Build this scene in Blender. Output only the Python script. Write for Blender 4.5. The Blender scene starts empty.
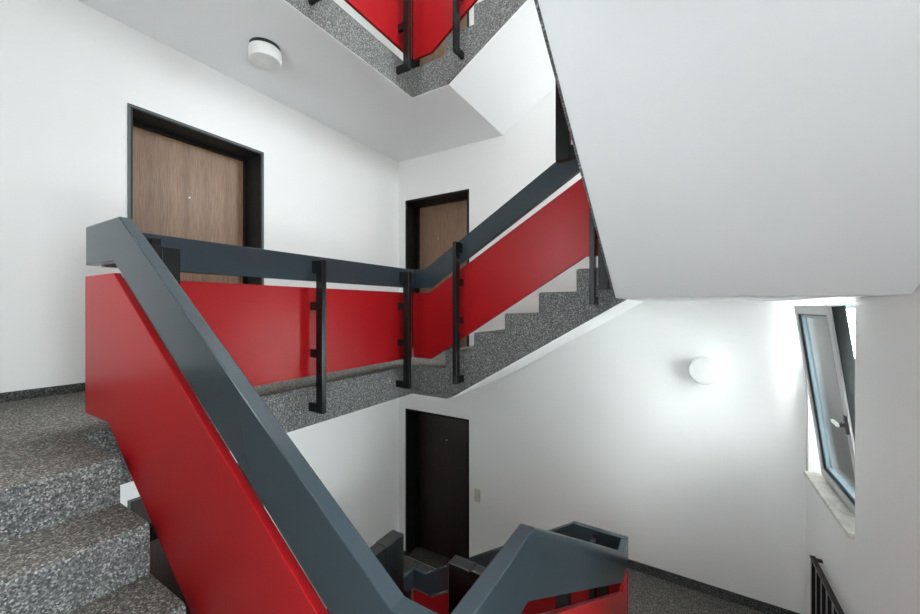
import bpy, bmesh, math
from mathutils import Vector, Matrix

sc = bpy.context.scene
COL = sc.collection

# ------------------------------------------------------------------ numbers
H = 2.92                                    # storey height
XA, XC, YB, YD = -3.52, 0.834, 4.13, -0.62  # wall planes (left, right, back, front)
XL, YW, XR, YN = -2.323, 2.93, -0.375, 0.553  # edges of the open well
ZL, ZQ1, ZQ2 = -0.57, 0.295, 1.318          # landing, first and second quarter landing of storey 0
TL, TQ1, TQ2 = 0.283, 0.24, 0.258           # slab thicknesses
F1X = [-1.93 + 0.30 * k for k in range(5)]          # risers of flight 1 (last one is the quarter landing's)
F2Y = [2.55 - 0.30 * k for k in range(6)]
F3X = [-0.535 - 0.262 * k for k in range(6)]
R1 = (ZQ1 - ZL) / 5
R2 = (ZQ2 - ZQ1) / 6
R3 = (ZL + H - ZQ2) / 6
ZBOT, ZTOP = -4.80, 5.25


def soff1(x):   # z above storey datum
    return min(max(ZL - TL, ZL - TL + 0.597 * (x + 1.896)), ZQ1 - TQ1)


def soff2(y):
    return min(max(0.057, 0.057 + 0.603 * (2.41 - y)), ZQ2 - TQ2)


def soff3(x):
    top = ZL + H - TL
    return min(max(ZQ2 - TQ2, top - 0.167 - 0.656 * (x + 1.845)), top)


# ------------------------------------------------------------------ materials
def nodes(name):
    m = bpy.data.materials.new(name)
    m.use_nodes = True
    nt = m.node_tree
    b = nt.nodes['Principled BSDF']
    return m, nt, b


def N(nt, kind, **kw):
    n = nt.nodes.new(kind)
    for k, v in kw.items():
        if k in n.inputs.keys():
            n.inputs[k].default_value = v
        else:
            setattr(n, k, v)
    return n


def ramp(nt, fac, stops):
    r = nt.nodes.new('ShaderNodeValToRGB')
    e = r.color_ramp.elements
    while len(e) < len(stops):
        e.new(0.5)
    for i, (p, c) in enumerate(stops):
        e[i].position = p
        e[i].color = (*c, 1)
    nt.links.new(fac, r.inputs[0])
    return r


def plaster(name, col, bump=0.25, scale=140):
    m, nt, b = nodes(name)
    g = N(nt, 'ShaderNodeNewGeometry')
    n = N(nt, 'ShaderNodeTexNoise', Scale=scale, Detail=3.0)
    n2 = N(nt, 'ShaderNodeTexNoise', Scale=1.3, Detail=2.0)
    nt.links.new(g.outputs['Position'], n.inputs['Vector'])
    nt.links.new(g.outputs['Position'], n2.inputs['Vector'])
    r = ramp(nt, n2.outputs['Fac'], [(0.3, tuple(c * 0.975 for c in col)), (0.7, col)])
    nt.links.new(r.outputs[0], b.inputs['Base Color'])
    b.inputs['Roughness'].default_value = 0.9
    b.inputs['Specular IOR Level'].default_value = 0.2
    bp = N(nt, 'ShaderNodeBump', Strength=bump, Distance=0.003)
    nt.links.new(n.outputs['Fac'], bp.inputs['Height'])
    nt.links.new(bp.outputs[0], b.inputs['Normal'])
    return m


def paint(name, col, rough=0.35, wear=0.06, spec=0.5, coat=0.0):
    m, nt, b = nodes(name)
    g = N(nt, 'ShaderNodeNewGeometry')
    n = N(nt, 'ShaderNodeTexNoise', Scale=7.0, Detail=5.0)
    nt.links.new(g.outputs['Position'], n.inputs['Vector'])
    r = ramp(nt, n.outputs['Fac'], [(0.3, tuple(c * (1 - wear) for c in col)), (0.7, tuple(min(1, c * (1 + wear)) for c in col))])
    nt.links.new(r.outputs[0], b.inputs['Base Color'])
    rr = N(nt, 'ShaderNodeMapRange')
    rr.inputs['To Min'].default_value = rough * 0.97
    rr.inputs['To Max'].default_value = rough * 1.03
    nt.links.new(n.outputs['Fac'], rr.inputs['Value'])
    nt.links.new(rr.outputs[0], b.inputs['Roughness'])
    b.inputs['Specular IOR Level'].default_value = spec
    b.inputs['Coat Weight'].default_value = coat
    return m


def carpet(name, mul=1.0):
    m, nt, b = nodes(name)
    g = N(nt, 'ShaderNodeNewGeometry')
    v = N(nt, 'ShaderNodeTexNoise', Scale=260.0, Detail=2.0, Roughness=0.7)
    nt.links.new(g.outputs['Position'], v.inputs['Vector'])
    wob = N(nt, 'ShaderNodeVectorMath', operation='MULTIPLY_ADD')
    wob.inputs[1].default_value = (0.009, 0.009, 0.009)
    nt.links.new(v.outputs['Color'], wob.inputs[0])
    nt.links.new(g.outputs['Position'], wob.inputs[2])
    v2 = N(nt, 'ShaderNodeTexVoronoi', Scale=195.0)
    nt.links.new(wob.outputs[0], v2.inputs['Vector'])
    sv = N(nt, 'ShaderNodeSeparateColor')
    nt.links.new(v2.outputs['Color'], sv.inputs[0])
    r = ramp(nt, sv.outputs[0], [(0.0, tuple(mul * c for c in (0.055, 0.057, 0.057))), (0.55, tuple(mul * c for c in (0.125, 0.13, 0.13))),
                                 (0.82, tuple(mul * c for c in (0.20, 0.205, 0.20))), (1.0, tuple(mul * c for c in (0.40, 0.41, 0.40)))])
    r2 = ramp(nt, v.outputs['Fac'], [(0.3, (0.8, 0.8, 0.8)), (0.7, (1.2, 1.2, 1.2))])
    mx = N(nt, 'ShaderNodeMix', data_type='RGBA', blend_type='MULTIPLY')
    mx.inputs[0].default_value = 1.0
    nt.links.new(r.outputs[0], mx.inputs[6])
    nt.links.new(r2.outputs[0], mx.inputs[7])
    # treads are walked brownish
    sp = N(nt, 'ShaderNodeSeparateXYZ')
    nt.links.new(g.outputs['True Normal'], sp.inputs[0])
    soil = ramp(nt, sp.outputs['Z'], [(0.6, (1.0, 1.0, 1.0)), (0.95, (0.90, 0.84, 0.78))])
    m3 = N(nt, 'ShaderNodeMix', data_type='RGBA', blend_type='MULTIPLY')
    m3.inputs[0].default_value = 1.0
    nt.links.new(mx.outputs[2], m3.inputs[6])
    nt.links.new(soil.outputs[0], m3.inputs[7])
    nt.links.new(m3.outputs[2], b.inputs['Base Color'])
    b.inputs['Roughness'].default_value = 0.95
    b.inputs['Specular IOR Level'].default_value = 0.1
    bp = N(nt, 'ShaderNodeBump', Strength=0.6, Distance=0.004)
    nt.links.new(v.outputs['Fac'], bp.inputs['Height'])
    nt.links.new(bp.outputs[0], b.inputs['Normal'])
    return m


def wood(name, c0, c1, rough=0.45):
    m, nt, b = nodes(name)
    g = N(nt, 'ShaderNodeNewGeometry')
    mp = N(nt, 'ShaderNodeMapping')
    mp.inputs['Scale'].default_value = (1, 1, 0.035)
    nt.links.new(g.outputs['Position'], mp.inputs['Vector'])
    n = N(nt, 'ShaderNodeTexNoise', Scale=210.0, Detail=4.0, Roughness=0.6)
    n2 = N(nt, 'ShaderNodeTexNoise', Scale=14.0, Detail=3.0)
    nt.links.new(mp.outputs[0], n.inputs['Vector'])
    nt.links.new(mp.outputs[0], n2.inputs['Vector'])
    r = ramp(nt, n.outputs['Fac'], [(0.35, c0), (0.65, c1)])
    r2 = ramp(nt, n2.outputs['Fac'], [(0.35, (0.82, 0.82, 0.82)), (0.7, (1.1, 1.1, 1.1))])
    mx = N(nt, 'ShaderNodeMix', data_type='RGBA', blend_type='MULTIPLY')
    mx.inputs[0].default_value = 1.0
    nt.links.new(r.outputs[0], mx.inputs[6])
    nt.links.new(r2.outputs[0], mx.inputs[7])
    nt.links.new(mx.outputs[2], b.inputs['Base Color'])
    b.inputs['Roughness'].default_value = rough
    bp = N(nt, 'ShaderNodeBump', Strength=0.15, Distance=0.001)
    nt.links.new(n.outputs['Fac'], bp.inputs['Height'])
    nt.links.new(bp.outputs[0], b.inputs['Normal'])
    return m


def stone(name):
    m, nt, b = nodes(name)
    g = N(nt, 'ShaderNodeNewGeometry')
    n = N(nt, 'ShaderNodeTexNoise', Scale=9.0, Detail=6.0, Distortion=1.0)
    nt.links.new(g.outputs['Position'], n.inputs['Vector'])
    r = ramp(nt, n.outputs['Fac'], [(0.35, (0.50, 0.49, 0.43)), (0.62, (0.72, 0.71, 0.66))])
    nt.links.new(r.outputs[0], b.inputs['Base Color'])
    b.inputs['Roughness'].default_value = 0.35
    return m


def glass(name):
    m = bpy.data.materials.new(name)
    m.use_nodes = True
    nt = m.node_tree
    nt.nodes.clear()
    o = N(nt, 'ShaderNodeOutputMaterial')
    t = N(nt, 'ShaderNodeBsdfTransparent')
    t.inputs[0].default_value = (0.94, 0.965, 0.96, 1)
    gl = N(nt, 'ShaderNodeBsdfGlossy')
    gl.inputs['Roughness'].default_value = 0.02
    fr = N(nt, 'ShaderNodeFresnel', IOR=1.5)
    mx = N(nt, 'ShaderNodeMixShader')
    nt.links.new(fr.outputs[0], mx.inputs[0])
    nt.links.new(t.outputs[0], mx.inputs[1])
    nt.links.new(gl.outputs[0], mx.inputs[2])
    nt.links.new(mx.outputs[0], o.inputs[0])
    return m


M = dict(
    wall=plaster('white_roughcast', (0.89, 0.89, 0.88), 0.32, 110),
    blocker=plaster('grey_render', (0.48, 0.49, 0.48), 0.0, 60),
    soffit=plaster('white_smooth_plaster', (0.90, 0.905, 0.91), 0.12, 60),
    carpet=carpet('speckled_grey_carpet'),
    strip=carpet('dark_speckled_strip', 0.5),
    rail=paint('slate_enamel', (0.025, 0.037, 0.045), 0.2, wear=0.03, spec=0.45),
    post=paint('black_enamel', (0.008, 0.009, 0.009), 0.25, spec=0.35),
    red=paint('red_enamel', (0.31, 0.006, 0.009), 0.33, 0.03, spec=0.25),
    frame=paint('dark_steel_frame', (0.018, 0.021, 0.022), 0.5, spec=0.3),
    jamb=paint('black_brown_jamb', (0.010, 0.008, 0.007), 0.5, spec=0.25),
    wood=wood('walnut_veneer', (0.20, 0.108, 0.060), (0.32, 0.19, 0.115)),
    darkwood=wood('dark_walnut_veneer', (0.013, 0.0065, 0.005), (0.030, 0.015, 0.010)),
    chrome=paint('dull_chrome', (0.6, 0.6, 0.58), 0.25),
    lamp=paint('opal_white', (0.82, 0.82, 0.80), 0.5),
    ring=paint('dark_ring', (0.02, 0.02, 0.02), 0.5),
    sash=paint('light_grey_aluminium', (0.46, 0.47, 0.47), 0.4),
    bead=paint('blue_grey_bead', (0.20, 0.27, 0.31), 0.4),
    jambgrey=paint('grey_green_frame', (0.13, 0.165, 0.17), 0.4),
    trim=paint('grey_steel_trim', (0.075, 0.095, 0.10), 0.4),
    gasket=paint('black_gasket', (0.01, 0.012, 0.012), 0.5),
    edge=paint('dark_green_grey_edge', (0.012, 0.017, 0.016), 0.6, spec=0.2),
    switch=paint('cream_plastic', (0.62, 0.60, 0.47), 0.4),
    sill=stone('cream_marble'),
    glass=glass('window_glass'),
)


# ------------------------------------------------------------------ mesh helpers
def new_bm():
    return bmesh.new()


def box(bm, x0, x1, y0, y1, z0, z1, mi=0):
    vs = [bm.verts.new((x, y, z)) for x in (x0, x1) for y in (y0, y1) for z in (z0, z1)]
    for f in ((0, 1, 3, 2), (4, 6, 7, 5), (0, 4, 5, 1), (2, 3, 7, 6), (0, 2, 6, 4), (1, 5, 7, 3)):
        bm.faces.new([vs[i] for i in f]).material_index = mi


def prism(bm, poly, axis, a, b):
    """poly: list of 2-D points; axis: the one extruded along; 'x' -> poly is (y,z), 'y' -> (x,z), 'z' -> (x,y)."""
    def P(p, t):
        return {'x': (t, p[0], p[1]), 'y': (p[0], t, p[1]), 'z': (p[0], p[1], t)}[axis]
    A = [bm.verts.new(P(p, a)) for p in poly]
    B = [bm.verts.new(P(p, b)) for p in poly]
    n = len(poly)
    bm.faces.new(A)
    bm.faces.new(list(reversed(B)))
    for i in range(n):
        j = (i + 1) % n
        bm.faces.new((A[j], A[i], B[i], B[j]))


def cyl(bm, c, axis, r, h0, h1, seg=48, r1=None):
    r1 = r if r1 is None else r1
    def P(a, rr, t):
        u, v = rr * math.cos(a), rr * math.sin(a)
        return {'x': (t, c[0] + u, c[1] + v), 'y': (c[0] + u, t, c[1] + v), 'z': (c[0] + u, c[1] + v, t)}[axis]
    A = [bm.verts.new(P(2 * math.pi * i / seg, r, h0)) for i in range(seg)]
    B = [bm.verts.new(P(2 * math.pi * i / seg, r1, h1)) for i in range(seg)]
    bm.faces.new(A)
    bm.faces.new(list(reversed(B)))
    for i in range(seg):
        j = (i + 1) % seg
        bm.faces.new((A[j], A[i], B[i], B[j]))


def empty(name, loc, label, cat=None, group=None, kind=None):
    o = bpy.data.objects.new(name, None)
    o.empty_display_size = 0.1
    COL.objects.link(o)
    o.location = loc
    props(o, label, cat, group, kind)
    return o


def props(o, label=None, cat=None, group=None, kind=None):
    if label: o['label'] = label
    if cat: o['category'] = cat
    if group: o['group'] = group
    if kind: o['kind'] = kind


def world_loc(o):
    v = Vector((0, 0, 0))
    while o is not None:
        v += o.location
        o = o.parent
    return v


def part(name, bm, mats, parent=None, bevel=0.0, smooth=False, label=None, seg=2, origin=None):
    me = bpy.data.meshes.new(name)
    bmesh.ops.remove_doubles(bm, verts=bm.verts, dist=1e-6)
    bmesh.ops.recalc_face_normals(bm, faces=bm.faces)
    o = bpy.data.objects.new(name, me)
    COL.objects.link(o)
    base = world_loc(parent)
    own = Vector((0, 0, 0)) if origin is None else Vector(origin) - base
    bmesh.ops.translate(bm, verts=bm.verts, vec=-(base + own))
    bm.to_mesh(me)
    bm.free()
    for m in (mats if isinstance(mats, (list, tuple)) else [mats]):
        me.materials.append(m)
    o.location = own
    if parent is not None:
        o.parent = parent
    if bevel:
        md = o.modifiers.new('bevel', 'BEVEL')
        md.width = bevel
        md.segments = seg
        md.limit_method = 'ANGLE'
        md.angle_limit = math.radians(40)
        md.harden_normals = False
    if smooth:
        me.shade_smooth()
        try:
            me.set_sharp_from_angle(angle=math.radians(40))
        except Exception:
            pass
    if label:
        o['label'] = label
    return o


def structure(name, bm, m, label, **kw):
    o = part(name, bm, m, **kw)
    props(o, label, kind='structure')
    return o


# ------------------------------------------------------------------ walls with openings
DOOR_H = 2.07
DAY = (1.096, 2.130)          # left-wall door, Y range
DBX = (-3.397, -2.367)        # back-wall doors, X range
WINY, WINZ = (3.07, 4.06), (-1.335, 0.035)   # window in the right wall, at storey -1's quarter landing

landings = [ZL - H, ZL, ZL + H]
winz = [(WINZ[0] + k * H, WINZ[1] + k * H) for k in (0, 1)] + [(WINZ[0] + 2 * H, 5.15)]


def holed(us, zs, holes, mk):
    us = sorted(set(us + [h[0] for h in holes] + [h[1] for h in holes]))
    zs = sorted(set(zs + [h[2] for h in holes] + [h[3] for h in holes]))
    bm = new_bm()
    for i in range(len(us) - 1):
        for j in range(len(zs) - 1):
            cu, cz = (us[i] + us[i + 1]) / 2, (zs[j] + zs[j + 1]) / 2
            if any(h[0] < cu < h[1] and h[2] < cz < h[3] for h in holes):
                continue
            mk(bm, us[i], us[i + 1], zs[j], zs[j + 1])
    # keep only the outer shell of the cells
    bmesh.ops.remove_doubles(bm, verts=bm.verts, dist=1e-6)
    seen = {}
    for f in bm.faces:
        key = tuple(sorted(v.index for v in f.verts))
        seen.setdefault(key, []).append(f)
    bm.verts.index_update()
    seen = {}
    for f in bm.faces:
        seen.setdefault(frozenset(v.index for v in f.verts), []).append(f)
    dead = [f for fs in seen.values() if len(fs) > 1 for f in fs]
    if dead:
        bmesh.ops.delete(bm, geom=dead, context='FACES')
    return bm


WT = 0.34
WC = 0.20
holesA = [(DAY[0], DAY[1], ZL + k * H, ZL + k * H + DOOR_H) for k in (-1, 0)]
structure('wall_left', holed([YD - WT, YB + WT], [ZBOT, ZTOP], holesA, lambda bm, a, b, c, d: box(bm, XA - WT, XA, a, b, c, d)), M['wall'],
          'white plastered left wall with the light walnut door')
holesB = [(DBX[0], DBX[1], z, z + DOOR_H) for z in landings]
structure('wall_back', holed([XA, XC + WC], [ZBOT, ZTOP], holesB, lambda bm, a, b, c, d: box(bm, a, b, YB, YB + WT, c, d)), M['wall'],
          'white roughcast back wall with the doors and the round wall lamp')
holesC = [(WINY[0], WINY[1], z0, z1) for z0, z1 in winz]
ADDED_SIDEWIN = [(-0.35, 0.45, ZQ2 - H + 0.85 + k * H, ZQ2 - H + 2.2 + k * H) for k in (-1, 0, 1)] + [(0.9, 1.7, -1.15 + k * H, -0.1 + k * H - 0.45 * (k == 0)) for k in (-1, 0)]  # unseen openings added in the right wall to bring in daylight
ADDED_FRONTWIN = [(-2.2, -1.5, ZL + k * H + 0.5, ZL + k * H + 2.25) for k in (0, 1)] + [(-0.3, 0.65, -0.90, 0.35)]  # unseen openings added behind the viewer to brighten walls and soffits
holesC += ADDED_SIDEWIN
structure('wall_right', holed([YD - WT, YB], [ZBOT, ZTOP], holesC, lambda bm, a, b, c, d: box(bm, XC, XC + WC, a, b, c, d)), M['wall'],
          'white roughcast right wall with the tilted window')
structure('wall_front', holed([XA, XC], [ZBOT, ZTOP], ADDED_FRONTWIN, lambda bm, a, b, c, d: box(bm, a, b, YD - WT, YD, c, d)), M['wall'], 'white wall behind the viewer')
bm = new_bm()
prism(bm, [(3.4, -9.0), (3.4, 1.1), (6.4, 2.6), (9.4, 1.1), (9.4, -9.0)], 'y', 2.0, 12.0)  # unseen house block, added to dim the light through the window
structure('wall_light_blocker', bm, M['blocker'], 'added unseen gabled block outside that dims the window light')
ADDED_SKYLIGHT = (-2.15, -0.50, 0.75, 2.80)  # unseen skylight opening, added to light the rail tops from above
structure('ceiling', holed([XA - WT, XC + WC], [YD - WT, YB + WT], [ADDED_SKYLIGHT], lambda bm, a, b, c, d: box(bm, a, b, c, d, ZTOP, ZTOP + 0.2)), M['soffit'], 'white ceiling at the top of the stairwell')
bm = new_bm(); box(bm, XA - WT, XC + WC, YD - WT, YB + WT, ZBOT - 0.2, ZBOT)
structure('floor', bm, M['carpet'], 'floor at the bottom of the stairwell')


# ------------------------------------------------------------------ doors
def door(n, wall, a, b, zf, leafmat, label, peep, pzh=1.54):
    if wall == 'left':
        base = (XA - 0.12, (a + b) / 2, zf)
    else:
        base = ((a + b) / 2, YB + 0.12, zf)
    r = empty(f'door_{n}', base, label, kind='structure')
    fw, proud, dep = 0.028, 0.006, 0.25
    zt = zf + DOOR_H

    def bx(bm, u0, u1, d0, d1, z0, z1):        # u along the wall, d = depth behind the wall face
        if wall == 'left':
            box(bm, XA - d1, XA - d0, u0, u1, z0, z1)
        else:
            box(bm, u0, u1, YB + d0, YB + d1, z0, z1)
    bm = new_bm()
    bx(bm, a, a + fw, -proud, dep, zf, zt); bx(bm, b - fw, b, -proud, dep, zf, zt); bx(bm, a + fw, b - fw, -proud, dep, zt - fw, zt)
    part('door_frame', bm, M['frame'] if wall == 'left' else M['jamb'], r, bevel=0.002)
    if wall == 'left':
        bm = new_bm()
        e = proud + 0.003
        bx(bm, a - 0.001, a + 0.016, -e, -proud + 0.001, zf, zt); bx(bm, b - 0.016, b + 0.001, -e, -proud + 0.001, zf, zt); bx(bm, a + 0.016, b - 0.016, -e, -proud + 0.001, zt - 0.016, zt + 0.001)
        part('edge_trim', bm, M['trim'], r)
    bm = new_bm()
    q = 0.03
    bx(bm, a + fw, a + fw + q, dep - 0.03, dep + 0.02, zf, zt - fw); bx(bm, b - fw - q, b - fw, dep - 0.03, dep + 0.02, zf, zt - fw)
    bx(bm, a + fw + q, b - fw - q, dep - 0.03, dep + 0.02, zt - fw - q, zt - fw)
    part('door_stop', bm, M['jamb'], r)
    bm = new_bm(); bx(bm, a + fw, b - fw, 0.0, dep + 0.045, zf, zf + 0.004)
    part('threshold', bm, M['strip'], r)
    bm = new_bm()
    bx(bm, a + fw + 0.004, b - fw - 0.004, dep, dep + 0.045, zf + 0.006, zt - fw - 0.004)
    leaf = part('door_leaf', bm, leafmat, r, bevel=0.002)
    bm = new_bm()
    pz = zf + pzh
    if wall == 'left':
        cyl(bm, (peep, pz), 'x', 0.008, XA - dep, XA - dep + 0.006, 24)
    else:
        cyl(bm, (peep, pz), 'y', 0.008, YB + dep - 0.006, YB + dep, 24)
    ph = part('peephole', bm, M['chrome'], leaf, smooth=True)
    return r


door(1, 'left', DAY[0], DAY[1], ZL, M['wood'], 'light walnut flat door in a deep dark steel frame in the left wall', 1.603)
door(2, 'back', DBX[0], DBX[1], ZL, M['wood'], 'walnut flat door in a deep dark frame at the foot of the rising red-panelled flight', -3.01)
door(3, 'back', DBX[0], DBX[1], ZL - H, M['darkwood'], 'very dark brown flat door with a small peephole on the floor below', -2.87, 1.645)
door(4, 'back', DBX[0], DBX[1], ZL + H, M['wood'], 'walnut door glimpsed behind the red panel at the very top', -2.89)


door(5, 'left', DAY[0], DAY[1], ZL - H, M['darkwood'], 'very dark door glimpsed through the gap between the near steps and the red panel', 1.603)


# ------------------------------------------------------------------ slabs and flights
def nose_poly(s0, s1, ztop, zb0, zb1, r=0.018):
    """step slice from riser s0 (rounded nosing) to s1"""
    d = 1 if s1 > s0 else -1
    pts = [(s0, zb0)]
    for i in range(5):
        a = math.pi / 2 * i / 4
        pts.append((s0 + d * r * (1 - math.cos(a)), ztop - r + r * math.sin(a)))
    pts += [(s1, ztop), (s1, zb1)]
    return pts


G = 0.003
SK = 0.003   # plaster skin on the soffits


def landing(k, label, nosing=True):
    dz = k * H
    z = ZL + dz
    r = empty('stair_landing', ((XA + XL) / 2, 2.0, z), label, 'landing')
    n = 0.025
    foot = [(XA + G, YD + G), (F3X[5] - n, YD + G), (F3X[5] - n, YN), (XL, YN), (XL, YW), (F1X[0], YW), (F1X[0], YB - G), (XA + G, YB - G)]
    bm = new_bm(); prism(bm, foot, 'z', z - TL + SK, z)
    part('carpeted_slab', bm, M['carpet'], r)
    bm = new_bm(); prism(bm, nose_poly(F3X[5], F3X[5] - n, z, z - TL + SK, z - TL + SK), 'y', YD + G, YN)
    part('nosing', bm, M['carpet'], r, smooth=True)
    foot2 = [(XA + G, YD + G), (F3X[5], YD + G), (F3X[5], YN), (XL, YN), (XL, YW), (F1X[0], YW), (F1X[0], YB - G), (XA + G, YB - G)]
    bm = new_bm(); prism(bm, foot2, 'z', z - TL, z - TL + SK)
    part('soffit', bm, M['soffit'], r, label='white plastered underside')
    return r


def quarter1(k, label):
    dz = k * H
    z = ZQ1 + dz
    zb = 0.057 + dz
    r = empty('quarter_landing', ((F1X[4] + XC) / 2, (YW + YB) / 2, z), label, 'landing')
    n = 0.025
    # soffit follows flight 1 up to the corner
    kx = -1.896 + (0.057 - (ZL - TL)) / 0.597
    foot = [(F1X[4] + n, YW), (XR, YW), (XR, F2Y[0]), (XC - G, F2Y[0]), (XC - G, YB - G), (F1X[4] + n, YB - G)]
    bm = new_bm()
    prism(bm, [(F1X[4] + n, soff1(F1X[4] + n) + dz + SK), (F1X[4] + n, z), (kx, z), (kx, zb + SK)], 'y', YW, YB - G)
    prism(bm, [(kx, YW), (XR, YW), (XR, F2Y[0]), (XC - G, F2Y[0]), (XC - G, YB - G), (kx, YB - G)], 'z', zb + SK, z)
    part('carpeted_slab', bm, M['carpet'], r)
    bm = new_bm(); prism(bm, nose_poly(F1X[4], F1X[4] + n, z, soff1(F1X[4]) + dz + SK, soff1(F1X[4] + n) + dz + SK), 'y', YW, YB - G)
    part('nosing', bm, M['carpet'], r, smooth=True)
    bm = new_bm()
    a = F1X[4]
    prism(bm, [(a, soff1(a) + dz), (a, soff1(a) + dz + SK), (kx, zb + SK), (kx, zb)], 'y', YW, YB - G)
    prism(bm, [(kx, YW), (XR, YW), (XR, F2Y[0]), (XC - G, F2Y[0]), (XC - G, YB - G), (kx, YB - G)], 'z', zb, zb + SK)
    part('soffit', bm, M['soffit'], r, label='white plastered underside')
    return r


def quarter2(k, label):
    dz = k * H
    z = ZQ2 + dz
    zb = z - TQ2
    r = empty('quarter_landing', ((F3X[0] + XC) / 2, (YD + YN) / 2, z), label, 'landing')
    n = 0.025
    ky = 2.41 - (ZQ2 - TQ2 - 0.057) / 0.603
    y1 = F2Y[5] - n
    bm = new_bm()
    prism(bm, [(y1, z), (y1, soff2(y1) + dz + SK), (ky, zb + SK), (ky, z)], 'x', XR, XC - G)
    prism(bm, [(XC - G, ky), (XR, ky), (XR, YN), (F3X[0], YN), (F3X[0], YD + G), (XC - G, YD + G)], 'z', zb + SK, z)
    part('carpeted_slab', bm, M['carpet'], r)
    bm = new_bm(); prism(bm, nose_poly(F2Y[5], y1, z, soff2(F2Y[5]) + dz + SK, soff2(y1) + dz + SK), 'x', XR, XC - G)
    part('nosing', bm, M['carpet'], r, smooth=True)
    bm = new_bm()
    a = F2Y[5]
    prism(bm, [(a, soff2(a) + dz), (a, soff2(a) + dz + SK), (ky, zb + SK), (ky, zb)], 'x', XR, XC - G)
    prism(bm, [(XC - G, ky), (XR, ky), (XR, YN), (F3X[0], YN), (F3X[0], YD + G), (XC - G, YD + G)], 'z', zb, zb + SK)
    part('soffit', bm, M['soffit'], r, label='white plastered underside')
    bm = new_bm()
    prism(bm, [(a, soff2(a) + dz - 0.004), (a, soff2(a) + dz + 0.001), (ky, zb + 0.001), (ky, zb - 0.004)], 'x', XR - 0.003, XR + 0.006)
    part('edge_strip', bm, M['carpet'], r)
    return r


def flight(which, k, label):
    dz = k * H
    if which == 1:
        xs, z0, rise, soff, ax, a, b = F1X, ZL, R1, soff1, 'y', YW, YB - G
        loc = (xs[0], (a + b) / 2, z0 + dz)
    elif which == 2:
        xs, z0, rise, soff, ax, a, b = F2Y, ZQ1, R2, soff2, 'x', XR, XC - G
        loc = ((a + b) / 2, xs[0], z0 + dz)
    else:
        xs, z0, rise, soff, ax, a, b = F3X, ZQ2, R3, soff3, 'y', YD + G, YN
        loc = (xs[0], (a + b) / 2, z0 + dz)
    r = empty('stair_flight', loc, label, 'stairs')
    for i in range(len(xs) - 1):
        bm = new_bm()
        poly = nose_poly(xs[i], xs[i + 1], z0 + dz + rise * (i + 1), soff(xs[i]) + dz + SK, soff(xs[i + 1]) + dz + SK)
        prism(bm, poly, ax, a, b)
        part('step', bm, M['carpet'], r, smooth=True)
    # plaster soffit
    kinks = {1: [-1.896], 2: [2.41], 3: [-1.845 + 0.0]}[which]
    ss = [xs[0]] + [q for q in kinks if min(xs[0], xs[-1]) < q < max(xs[0], xs[-1])] + [xs[-1]]
    if which == 3:
        # wedge under the landing edge where the slope runs on
        xe = -1.845 - 0.167 / 0.656
        bm = new_bm()
        prism(bm, [(-1.845, soff3(-1.845) + dz + SK), (xe, soff3(xe) + dz), (-1.845, soff3(xe) + dz)], ax, a, b)
        part('haunch', bm, M['soffit'], r)
    if which == 2:
        bm = new_bm()
        for s0, s1 in ((F2Y[0] - 0.02, 2.41), (2.41, F2Y[5])):
            prism(bm, [(s0, soff(s0) + dz - 0.004), (s0, soff(s0) + dz + 0.001), (s1, soff(s1) + dz + 0.001), (s1, soff(s1) + dz - 0.004)], ax, a - 0.003, a + 0.006)
        part('edge_strip', bm, M['carpet'], r)
    bm = new_bm()
    for i in range(len(ss) - 1):
        s0, s1 = ss[i], ss[i + 1]
        prism(bm, [(s0, soff(s0) + dz), (s0, soff(s0) + dz + SK), (s1, soff(s1) + dz + SK), (s1, soff(s1) + dz)], ax, a, b)
    part('soffit', bm, M['soffit'], r, label='white plastered sloping underside')
    return r


landing(0, 'grey carpeted landing in front of the light walnut door')
landing(-1, 'grey carpeted landing in front of the very dark door on the floor below')
landing(1, 'grey carpeted landing overhead with white underside carrying the round ceiling lamp')
quarter1(0, 'grey carpeted quarter landing above the window, at the head of the red-panelled rising flight')
quarter1(-1, 'grey carpeted quarter landing below the window and round wall lamp')
quarter1(1, 'topmost grey carpeted quarter landing above the picture')
quarter2(0, 'grey carpeted quarter landing over the viewer, beyond the big white sloping soffit')
quarter2(-1, 'grey carpeted quarter landing where the viewer stands')
flight(1, 0, 'grey carpeted flight with sawtooth side rising past the walnut doors')
flight(1, -1, 'dark carpeted flight on the floor below, behind the lower railings')
flight(1, 1, 'grey carpeted flight at the very top, rising from the overhead landing')
flight(2, 0, 'flight overhead whose big white sloping underside fills the upper right')
flight(2, -1, 'lower carpeted flight going down from the viewer to the window landing')
flight(3, -1, 'near grey carpeted steps at the bottom left climbing to the landing')
flight(3, 0, 'upper flight over the near grey carpeted steps, above the picture')


# ------------------------------------------------------------------ railings
def interp(poly, s):
    p = sorted(poly)
    if s <= p[0][0]: return p[0][1]
    for (a, za), (b, zb) in zip(p, p[1:]):
        if s <= b:
            return za + (zb - za) * (s - a) / (b - a)
    return p[-1][1]


PD, BR, PW = 0.065, 0.05, 0.038     # post depth, bracket depth, post width


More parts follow.
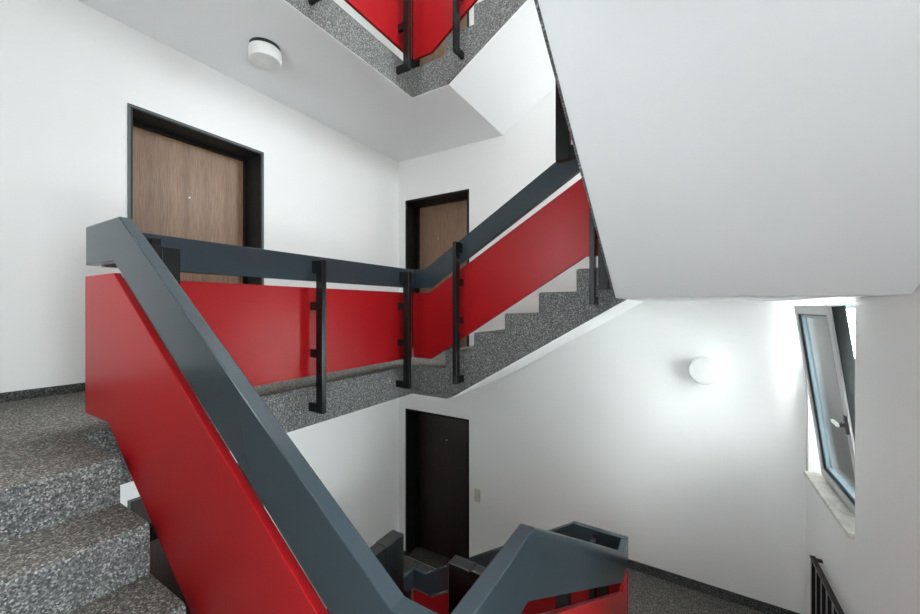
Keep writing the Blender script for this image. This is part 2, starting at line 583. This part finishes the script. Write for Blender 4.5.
def railing(loc, label, axis, top, rh, ptop, pbot, pext, face, side, posts, soff, botgap=0.11, gaps=None):
    """axis: direction of the run ('x'/'y'). top: polyline of the handrail's top (s,z). rh: board heights per vertex.
    ptop/pbot: polylines of panel top and bottom. face=(f0,f1): handrail across-range; side=+1/-1: direction into the well."""
    r = empty('stair_railing', loc, label, 'railing')
    ex = 'y' if axis == 'x' else 'x'
    f0, f1 = min(face), max(face)
    bot = rh
    bm = new_bm(); prism(bm, top + list(reversed(bot)), ex, f0, f1)
    part('handrail', bm, M['rail'], r, bevel=0.004)
    well = f1 if side > 0 else f0        # well-side face of the board
    outer = f0 if side > 0 else f1
    p0, p1 = sorted((outer + side * 0.0, outer + side * 0.026))
    bm = new_bm(); prism(bm, ptop + list(reversed(pbot)), ex, p0, p1)
    part('infill_panel', bm, M['red'], r, bevel=0.003)
    panel_well = outer + side * 0.026
    slab = pext

    def bx(bm, s0, s1, d0, d1, z0, z1):
        d0, d1 = min(d0, d1), max(d0, d1)
        if axis == 'x': box(bm, s0, s1, d0, d1, z0, z1)
        else: box(bm, d0, d1, s0, s1, z0, z1)
    for pi, s in enumerate(posts):
        zt = interp(top, s) - 0.036
        zb = soff(s) + (gaps[pi] if gaps else botgap)
        ps = sorted((well + side * BR, well + side * (BR + PD)))
        bm = new_bm(); bx(bm, s - PW / 2, s + PW / 2, ps[0], ps[1], zb, zt)
        po = part('post', bm, M['post'], r, bevel=0.003)
        inner = well + side * BR
        zpt, zpb = interp(ptop, s), interp(pbot, s)
        hp = zpt - zpb
        for zc, target, hh in ((zt - 0.045, well, 0.045), (zpt - 0.21 * hp, panel_well, 0.03), (zpt - 0.74 * hp, panel_well, 0.03), (zb + 0.032, slab, 0.03)):
            bm = new_bm(); bx(bm, s - PW / 2 + 0.003, s + PW / 2 - 0.003, target, inner + side * 0.0005, zc - hh, zc + hh)
            part('bracket', bm, M['post'], po, bevel=0.002)
    return r


def run_landing(k, label):
    dz = k * H
    zt = 0.367 + dz
    y0, y1 = 0.629, 2.943
    railing((XL, 0.63, ZL + dz), label, 'y', [(y0, zt), (y1, zt)], [(y0, zt - 0.18), (y1, zt - 0.18)],
            [(0.61, zt - 0.225), (2.90, zt - 0.225)], [(0.61, zt - 0.857), (2.90, zt - 0.857)],
            XL, (-2.329, -2.285), 1, [0.785, 1.754, 2.70], lambda s: ZL - TL + dz)


def run1(k, zq, xb, label):
    dz = k * H
    zt = 0.367 + dz
    x0, x1 = -2.283, XR + 0.009
    xa = -2.15
    sl = (zq - zt) / (xb - xa)
    top = [(x0, zt), (xa, zt), (xb, zq), (x1, zq)]
    bot = [(x0, zt - 0.18), (xa + 0.055, zt - 0.18), (xb + 0.055, zq - 0.18), (x1, zq - 0.18)]
    e1 = x1
    pt = [(-2.305, zt - 0.225), (xa + 0.04, zt - 0.225), (xb + 0.05, zq - 0.245 + 0.0), (e1, zq - 0.245)]
    pb = [(-2.305, zt - 0.857), (xa + 0.06, zt - 0.857), (xb + 0.06, zq - 0.857), (e1, zq - 0.857)]
    railing((x0, YW, ZL + dz), label, 'x', top, bot, pt, pb, YW, (2.901, 2.945), -1,
            [-1.747, -0.586], lambda s: soff1(s) + dz, 0.09)


def run2(k, zq1, zq2, label):
    """zq1 rail top at the window corner, zq2 at the near corner"""
    dz = k * H
    y0, y1 = 0.629, 2.899
    ya, yb = 1.008, 2.743
    top = [(y0, zq2), (ya, zq2), (yb, zq1), (y1, zq1)]
    bot = [(y0, zq2 - 0.175), (ya - 0.05, zq2 - 0.175), (yb - 0.05, zq1 - 0.175), (y1, zq1 - 0.175)]
    pt = [(0.61, zq2 - 0.225), (ya - 0.06, zq2 - 0.225), (yb - 0.06, zq1 - 0.235), (y1, zq1 - 0.235)]
    pb = [(0.61, zq2 - 0.857), (ya - 0.2, zq2 - 0.857), (yb - 0.2, zq1 - 0.857), (y1, zq1 - 0.857)]
    railing((XR, y1, zq1 - 0.95), label, 'y', top, bot, pt, pb, XR, (-0.410, -0.366), -1,
            [0.825, 1.737, 2.705], lambda s: soff2(s) + dz, 0.09, [0.09, 0.215, 0.065])


def run3(k, zq2, label):
    """k: the storey whose Q2 it starts from; it ends on the landing above"""
    dz = k * H
    zt = 0.367 + (k + 1) * H
    x0, x1 = -2.352, XR + 0.009
    top = [(x0, zt), (-1.964, zt), (-0.518, zq2), (x1, zq2)]
    bot = [(x0, zt - 0.175), (-2.020, zt - 0.175), (-0.575, zq2 - 0.175), (x1, zq2 - 0.175)]
    pt = [(-2.36, zt - 0.225), (-2.020, zt - 0.225), (-0.575, zq2 - 0.225), (x1, zq2 - 0.225)]
    pb = [(-2.36, zt - 0.850), (-2.077, zt - 0.850), (-0.660, zq2 - 0.857), (x1, zq2 - 0.857)]
    railing((-0.5, YN, ZQ2 + dz), label, 'x', top, bot, pt, pb, YN, (0.583, 0.627), 1,
            [-1.84, -0.634], lambda s: soff3(s) + dz, 0.09)


ZR2 = -0.616
run3(-1, ZR2, 'large near railing with slate handrail and red panel descending from upper left')
run_landing(0, 'level railing with red panel and black posts along the middle landing')
run1(0, 1.240, -0.72, 'railing with red panel climbing to the right past the second walnut door')
run2(0, 1.240, ZR2 + H, 'railing on top of the overhead flight, mostly hidden by its white soffit')
run2(-1, -1.650, ZR2, 'lower railing with broad green-grey board and red panel descending toward the window landing')
run1(-1, -1.650, -0.749, 'farthest lower railing in black shade in front of the very dark door')
run_landing(-1, 'level railing of the lower landing seen down in the dark well')
run_landing(1, 'level railing with red panel on the overhead landing at the top edge')
run1(1, 1.240 + H, -0.72, 'railing climbing from the overhead landing at the top edge')
run3(0, ZR2 + H, 'railing of the upper near flight, above the picture')


# ------------------------------------------------------------------ baseboards (dark carpet strips)
def strip(name, boxes, label):
    bm = new_bm()
    for b in boxes:
        box(bm, *b)
    structure(name, bm, M['strip'], label)


t, hb = 0.012, 0.058
for i, (k, zl) in enumerate(((-1, ZL - H), (0, ZL), (1, ZL + H))):
    segs = [(YD, DAY[0] - 0.002), (DAY[1] + 0.002, YB)] if k < 1 else [(YD, YB)]
    strip('baseboard_left', [(XA, XA + t, a, b, zl, zl + hb) for a, b in segs], 'dark speckled carpet strip along the left wall')
    strip('baseboard_back', [(XA + t, DBX[0] - 0.002, YB - t, YB, zl, zl + hb), (DBX[1] + 0.002, F1X[0], YB - t, YB, zl, zl + hb)],
          'dark speckled carpet strip along the back wall beside the door')
for k in (-1, 0):
    z = ZQ1 + k * H
    strip('baseboard_back', [(F1X[4] + 0.02, XC - t, YB - t, YB, z, z + 0.085)], 'dark speckled carpet strip along the back wall of the window landing')
    strip('baseboard_right', [(XC - t, XC, F2Y[0], YB, z, z + 0.085)], 'dark speckled carpet strip under the window')


# ------------------------------------------------------------------ windows
def window(n, z0, z1, label, tilt=7.2):
    y0, y1 = WINY
    r = empty(f'window_{n}', (XC + 0.1, (y0 + y1) / 2, z0), label, kind='structure')
    zs = z0 + 0.0
    # fixed frame, set back in the reveal
    fx0, fx1 = XC + 0.126, XC + 0.180
    w = 0.045
    bm = new_bm()
    box(bm, fx0, fx1, y0, y0 + w, zs, z1); box(bm, fx0, fx1, y1 - w, y1, zs, z1)
    box(bm, fx0, fx1, y0 + w, y1 - w, z1 - w, z1); box(bm, fx0, fx1, y0 + w, y1 - w, zs, zs + w)
    part('window_frame', bm, M['jambgrey'], r, bevel=0.003)
    # sill: cream stone, standing proud of the wall
    bm = new_bm()
    box(bm, XC - 0.030, XC + 0.126, y0 + 0.001, y1 - 0.001, z0 - 0.02, z0 + 0.012)
    part('window_sill', bm, M['sill'], r, bevel=0.004)
    # sash, hinged at the bottom, top leaning into the room
    sy0, sy1 = y0 + 0.055, y1 - 0.055
    hz, hx = zs + 0.03, fx0 - 0.002
    hgt = z1 - zs - 0.035
    fwid, th = 0.062, 0.058
    rot = Matrix.Rotation(math.radians(-tilt), 4, 'Y')
    T = Matrix.Translation((hx, 0, hz)) @ rot

    def tilted(fn):
        bm = new_bm(); fn(bm)
        bmesh.ops.transform(bm, matrix=T, verts=bm.verts)
        return bm

    def stiles(bm):
        box(bm, -th, 0, sy0, sy0 + fwid, 0, hgt); box(bm, -th, 0, sy1 - fwid, sy1, 0, hgt)
        box(bm, -th, 0, sy0 + fwid, sy1 - fwid, 0, fwid); box(bm, -th, 0, sy0 + fwid, sy1 - fwid, hgt - fwid, hgt)
    s = part('sash', tilted(stiles), M['sash'], r, bevel=0.003)

    def ring(bm, a, b, x0, x1):      # ring between inset a and inset b
        box(bm, x0, x1, sy0 + a, sy0 + b, a, hgt - a); box(bm, x0, x1, sy1 - b, sy1 - a, a, hgt - a)
        box(bm, x0, x1, sy0 + b, sy1 - b, a, b); box(bm, x0, x1, sy0 + b, sy1 - b, hgt - b, hgt - a)
    part('gasket', tilted(lambda bm: ring(bm, fwid, fwid + 0.010, -0.050, -0.006)), M['gasket'], s)
    part('glazing_bead', tilted(lambda bm: ring(bm, fwid + 0.010, fwid + 0.026, -0.038, -0.012)), M['bead'], s)
    part('edge_channel', tilted(lambda bm: (box(bm, -0.046, 0.006, sy0 - 0.006, sy0 + 0.0, 0.01, hgt - 0.01),
                                            box(bm, -0.02, 0.016, sy0 - 0.004, sy0 + 0.03, 0.01, hgt - 0.01))), M['edge'], s, label='dark locking edge')
    part('pane', tilted(lambda bm: box(bm, -0.028, -0.020, sy0 + fwid + 0.020, sy1 - fwid - 0.020, fwid + 0.02, hgt - fwid - 0.02)), M['glass'], s)
    hh = hgt * 0.455
    hd = part('handle', tilted(lambda bm: (box(bm, -th - 0.014, -th, sy0 + 0.008, sy0 + 0.040, hh - 0.055, hh + 0.055),
                                           box(bm, -th - 0.040, -th - 0.012, sy0 + 0.014, sy0 + 0.034, hh - 0.012, hh + 0.012))), M['gasket'], s, bevel=0.003, label='black handle plate')
    part('lever', tilted(lambda bm: box(bm, -th - 0.052, -th - 0.038, sy0 + 0.014, sy0 + 0.125, hh - 0.011, hh + 0.011)), M['lamp'], s, bevel=0.003, label='pale lever')
    return r


window(1, winz[0][0], winz[0][1], 'light grey tilted-in window over a cream stone sill')
window(2, winz[1][0], winz[1][1], 'tilted-in window of the storey above, hidden behind the soffit')
# fixed windows on the same wall, out of view; mostly added for daylight
for i, (a, b, c, d) in enumerate(ADDED_SIDEWIN + [(WINY[0], WINY[1], winz[2][0], winz[2][1])]):
    r = empty(f'window_{3 + i}', (XC + 0.1, (a + b) / 2, c), 'unseen fixed window in the right wall, for added daylight', kind='structure')
    bm = new_bm(); w = 0.05
    box(bm, XC + .10, XC + .16, a, a + w, c, d); box(bm, XC + .10, XC + .16, b - w, b, c, d)
    box(bm, XC + .10, XC + .16, a + w, b - w, c, c + w); box(bm, XC + .10, XC + .16, a + w, b - w, d - w, d)
    part('window_frame', bm, M['edge'], r)
    bm = new_bm(); box(bm, XC + .125, XC + .133, a + w, b - w, c + w, d - w)
    part('pane', bm, M['glass'], r)


for i, (a, b, c, d) in enumerate(ADDED_FRONTWIN):
    r = empty(f'window_{9 + i}', ((a + b) / 2, YD - 0.1, c), 'fixed window added in the wall behind the viewer for more daylight', kind='structure')
    bm = new_bm(); w = 0.05
    box(bm, a, a + w, YD - .16, YD - .10, c, d); box(bm, b - w, b, YD - .16, YD - .10, c, d)
    box(bm, a + w, b - w, YD - .16, YD - .10, c, c + w); box(bm, a + w, b - w, YD - .16, YD - .10, d - w, d)
    part('window_frame', bm, M['edge'], r)
    bm = new_bm(); box(bm, a + w, b - w, YD - .133, YD - .125, c + w, d - w)
    part('pane', bm, M['glass'], r)


a, b, c, d = ADDED_SKYLIGHT
r = empty('window_15', ((a + b) / 2, (c + d) / 2, ZTOP + 0.1), 'skylight added at the top of the stairwell, above the picture, for more daylight', kind='structure')
bm = new_bm(); w = 0.05
box(bm, a, a + w, c, d, ZTOP + .10, ZTOP + .16); box(bm, b - w, b, c, d, ZTOP + .10, ZTOP + .16)
box(bm, a + w, b - w, c, c + w, ZTOP + .10, ZTOP + .16); box(bm, a + w, b - w, d - w, d, ZTOP + .10, ZTOP + .16)
part('window_frame', bm, M['edge'], r)
bm = new_bm(); box(bm, a + w, b - w, c + w, d - w, ZTOP + .125, ZTOP + .133)
part('pane', bm, M['glass'], r)


# ------------------------------------------------------------------ lamps, switch, guard
def lathe(bm, c, axis, prof, seg=56):
    """prof: (radius, offset along axis)"""
    rings = []
    for rr, t_ in prof:
        if rr < 1e-6:
            p = {'z': (c[0], c[1], c[2] + t_), 'y': (c[0], c[1] + t_, c[2])}[axis]
            rings.append([bm.verts.new(p)])
        else:
            ring = []
            for i in range(seg):
                a = 2 * math.pi * i / seg
                u, v = rr * math.cos(a), rr * math.sin(a)
                ring.append(bm.verts.new({'z': (c[0] + u, c[1] + v, c[2] + t_), 'y': (c[0] + u, c[1] + t_, c[2] + v)}[axis]))
            rings.append(ring)
    for A, B in zip(rings, rings[1:]):
        if len(A) == 1 and len(B) == 1: continue
        for i in range(seg):
            j = (i + 1) % seg
            if len(A) == 1: bm.faces.new((A[0], B[i], B[j]))
            elif len(B) == 1: bm.faces.new((A[i], B[0], A[j]))
            else: bm.faces.new((A[i], B[i], B[j], A[j]))


zc = ZL + H - TL
r = empty('ceiling_lamp', (-2.872, 1.752, zc), 'round white drum lamp with a dark shadow gap on the ceiling', 'lamp')
bm = new_bm(); lathe(bm, (-2.872, 1.752, zc), 'z', [(0, 0), (0.112, 0), (0.112, -0.030), (0, -0.028)])
part('base_ring', bm, M['ring'], r, smooth=True, label='black recessed ring')
bm = new_bm(); lathe(bm, (-2.872, 1.752, zc), 'z', [(0, -0.028), (0.116, -0.028), (0.120, -0.032), (0.119, -0.108), (0.112, -0.117), (0.09, -0.121), (0, -0.122)])
part('lamp_shade', bm, M['lamp'], r, smooth=True)

lc = (0.128, YB, -0.575)
r = empty('wall_lamp', lc, 'round white drum lamp on the back wall left of the window', 'lamp')
bm = new_bm(); lathe(bm, lc, 'y', [(0, 0), (0.105, 0), (0.105, -0.018), (0, -0.018)])
part('base_ring', bm, M['lamp'], r, smooth=True)
bm = new_bm(); lathe(bm, lc, 'y', [(0, -0.016), (0.122, -0.016), (0.125, -0.022), (0.124, -0.082), (0.117, -0.092), (0.09, -0.096), (0, -0.098)])
part('lamp_shade', bm, M['lamp'], r, smooth=True)

sx, sz = -2.245, -2.345
r = empty('light_switch', (sx, YB, sz), 'cream double light switch beside the very dark door', 'switch')
bm = new_bm(); box(bm, sx - 0.041, sx + 0.041, YB - 0.011, YB, sz - 0.079, sz + 0.079)
part('back_plate', bm, M['switch'], r, bevel=0.003)
for q in (-0.037, 0.037):
    bm = new_bm()
    prism(bm, [(YB - 0.0105, sz + q - 0.027), (YB - 0.022, sz + q - 0.027), (YB - 0.015, sz + q + 0.027), (YB - 0.0105, sz + q + 0.027)], 'x', sx - 0.028, sx + 0.028)
    part('rocker', bm, M['switch'], r, bevel=0.002)

# dark flat patch with rounded corners on the lower landing
bm = new_bm()
cx0, cx1, cy0, cy1, rr = -2.76, -1.98, 3.02, 3.71, 0.16
pts = []
for (px, py, a0) in ((cx1 - rr, cy1 - rr, 0), (cx0 + rr, cy1 - rr, 90), (cx0 + rr, cy0 + rr, 180), (cx1 - rr, cy0 + rr, 270)):
    for q in range(9):
        an = math.radians(a0 + q * 90 / 8)
        pts.append((px + rr * math.cos(an), py + rr * math.sin(an)))
prism(bm, pts, 'z', ZL - H, ZL - H + 0.012)
o = part('floor_patch', bm, M['jamb'], bevel=0.003, origin=(-2.37, 3.36, ZL - H))
props(o, 'black round-cornered patch on the lower landing floor before the very dark door', 'mat')

# black barred guard on the right wall below the window
gx, gz = 0.786, -1.83
r = empty('bar_guard', (gx, 3.1, ZQ1 - H), 'black barred metal guard rail standing along the right wall below the window', 'railing')
y0, y1 = 2.60, 3.72
bm = new_bm(); box(bm, gx - 0.016, gx + 0.016, y0, y1, gz - 0.016, gz)
part('top_rail', bm, M['post'], r, bevel=0.003)
bm = new_bm(); box(bm, gx - 0.012, gx + 0.012, y0, y1, ZQ1 - H + 0.08, ZQ1 - H + 0.105)
part('bottom_rail', bm, M['post'], r, bevel=0.002)
y = y1 - 0.016
while y > y0:
    bm = new_bm(); box(bm, gx - 0.010, gx + 0.010, y - 0.016, y + 0.016, ZQ1 - H + (0.0 if y > y1 - 0.02 else 0.105), gz - 0.016)
    part('bar', bm, M['post'], r)
    y -= 0.122
bm = new_bm(); box(bm, gx - 0.010, gx + 0.010, y0, y0 + 0.032, ZQ1 - H - 0.0, gz - 0.016)
part('bar', bm, M['post'], r)
bm = new_bm(); box(bm, gx, XC, y1 - 0.05, y1 - 0.02, gz - 0.014, gz - 0.002); box(bm, gx, XC, y0 + 0.2, y0 + 0.23, gz - 0.014, gz - 0.002)
part('wall_fixing', bm, M['post'], r)

# ------------------------------------------------------------------ daylight
w = bpy.data.worlds.new('overcast')
sc.world = w
w.use_nodes = True
nt = w.node_tree
bg = nt.nodes['Background']
tc = nt.nodes.new('ShaderNodeTexCoord')
sep = nt.nodes.new('ShaderNodeSeparateXYZ')
nt.links.new(tc.outputs['Generated'], sep.inputs[0])
cr = nt.nodes.new('ShaderNodeValToRGB')
cr.color_ramp.elements[0].position = 0.0
cr.color_ramp.elements[0].color = (0.93, 0.96, 0.99, 1)
cr.color_ramp.elements[1].position = 0.6
cr.color_ramp.elements[1].color = (0.93, 0.97, 1.0, 1)
mr = nt.nodes.new('ShaderNodeMapRange')
mr.inputs['From Min'].default_value = -1
mr.inputs['From Max'].default_value = 1
nt.links.new(sep.outputs[2], mr.inputs[0])
nt.links.new(mr.outputs[0], cr.inputs[0])
# the sky is dimmer towards -Y, set so to hold back light on the back wall
my = nt.nodes.new('ShaderNodeMapRange')
my.inputs['From Min'].default_value = -0.7
my.inputs['From Max'].default_value = 0.3
my.inputs['To Min'].default_value = 0.33
my.inputs['To Max'].default_value = 1.1
nt.links.new(sep.outputs[1], my.inputs[0])
mm = nt.nodes.new('ShaderNodeVectorMath')
mm.operation = 'SCALE'
nt.links.new(cr.outputs[0], mm.inputs[0])
nt.links.new(my.outputs[0], mm.inputs['Scale'])
nt.links.new(mm.outputs[0], bg.inputs[0])
bg.inputs[1].default_value = 9.0
e = cr.color_ramp.elements.new(0.9)
e.color = (1.0, 1.0, 1.0, 1)
cr.color_ramp.elements[2].color = (1.0, 1.0, 1.0, 1)
boost = nt.nodes.new('ShaderNodeMapRange')
boost.inputs['From Min'].default_value = 0.5
boost.inputs['From Max'].default_value = 0.9
boost.inputs['To Min'].default_value = 1.0
boost.inputs['To Max'].default_value = 1.45
nt.links.new(sep.outputs[2], boost.inputs[0])
b2 = nt.nodes.new('ShaderNodeVectorMath')
b2.operation = 'SCALE'
nt.links.new(mm.outputs[0], b2.inputs[0])
nt.links.new(boost.outputs[0], b2.inputs['Scale'])
nt.links.new(b2.outputs[0], bg.inputs[0])

for i, (a, b, c, d) in enumerate([(WINY[0], WINY[1], z0, z1) for z0, z1 in winz] + ADDED_SIDEWIN):
    L = bpy.data.lights.new('daylight_portal', 'AREA')
    L.shape = 'RECTANGLE'
    L.size, L.size_y = (d - c), (b - a)
    L.cycles.is_portal = True
    o = bpy.data.objects.new('daylight_portal', L)
    COL.objects.link(o)
    o.location = (XC + WC - 0.005, (a + b) / 2, (c + d) / 2)
    o.rotation_euler = (0, math.radians(90), 0)

for i, (a, b, c, d) in enumerate(ADDED_FRONTWIN):
    L = bpy.data.lights.new('daylight_portal', 'AREA')
    L.shape = 'RECTANGLE'
    L.size, L.size_y = (b - a), (d - c)
    L.cycles.is_portal = True
    o = bpy.data.objects.new('daylight_portal', L)
    COL.objects.link(o)
    o.location = ((a + b) / 2, YD - WT + 0.01, (c + d) / 2)
    o.rotation_euler = (math.radians(90), 0, 0)

L = bpy.data.lights.new('daylight_portal', 'AREA')
L.shape = 'RECTANGLE'
L.size, L.size_y = ADDED_SKYLIGHT[1] - ADDED_SKYLIGHT[0], ADDED_SKYLIGHT[3] - ADDED_SKYLIGHT[2]
L.cycles.is_portal = True
o = bpy.data.objects.new('daylight_portal', L)
COL.objects.link(o)
o.location = ((ADDED_SKYLIGHT[0] + ADDED_SKYLIGHT[1]) / 2, (ADDED_SKYLIGHT[2] + ADDED_SKYLIGHT[3]) / 2, ZTOP + 0.195)

# ------------------------------------------------------------------ camera and view
cam = bpy.data.cameras.new('camera')
cam.sensor_width = 36
cam.lens = 36 * 376 / 920
cam.shift_y = 0.4 / 920
cam.clip_start = 0.02
co = bpy.data.objects.new('camera', cam)
COL.objects.link(co)
co.rotation_euler = (math.radians(90), 0, 0.5447)
sc.camera = co

sc.view_settings.view_transform = 'Standard'
sc.view_settings.look = 'None'
sc.view_settings.gamma = 1
sc.view_settings.use_curve_mapping = False
sc.view_settings.exposure = 2.1
sc.cycles.max_bounces = 16
sc.cycles.diffuse_bounces = 10
sc.cycles.glossy_bounces = 6
sc.cycles.transparent_max_bounces = 12
sc.cycles.use_denoising = True
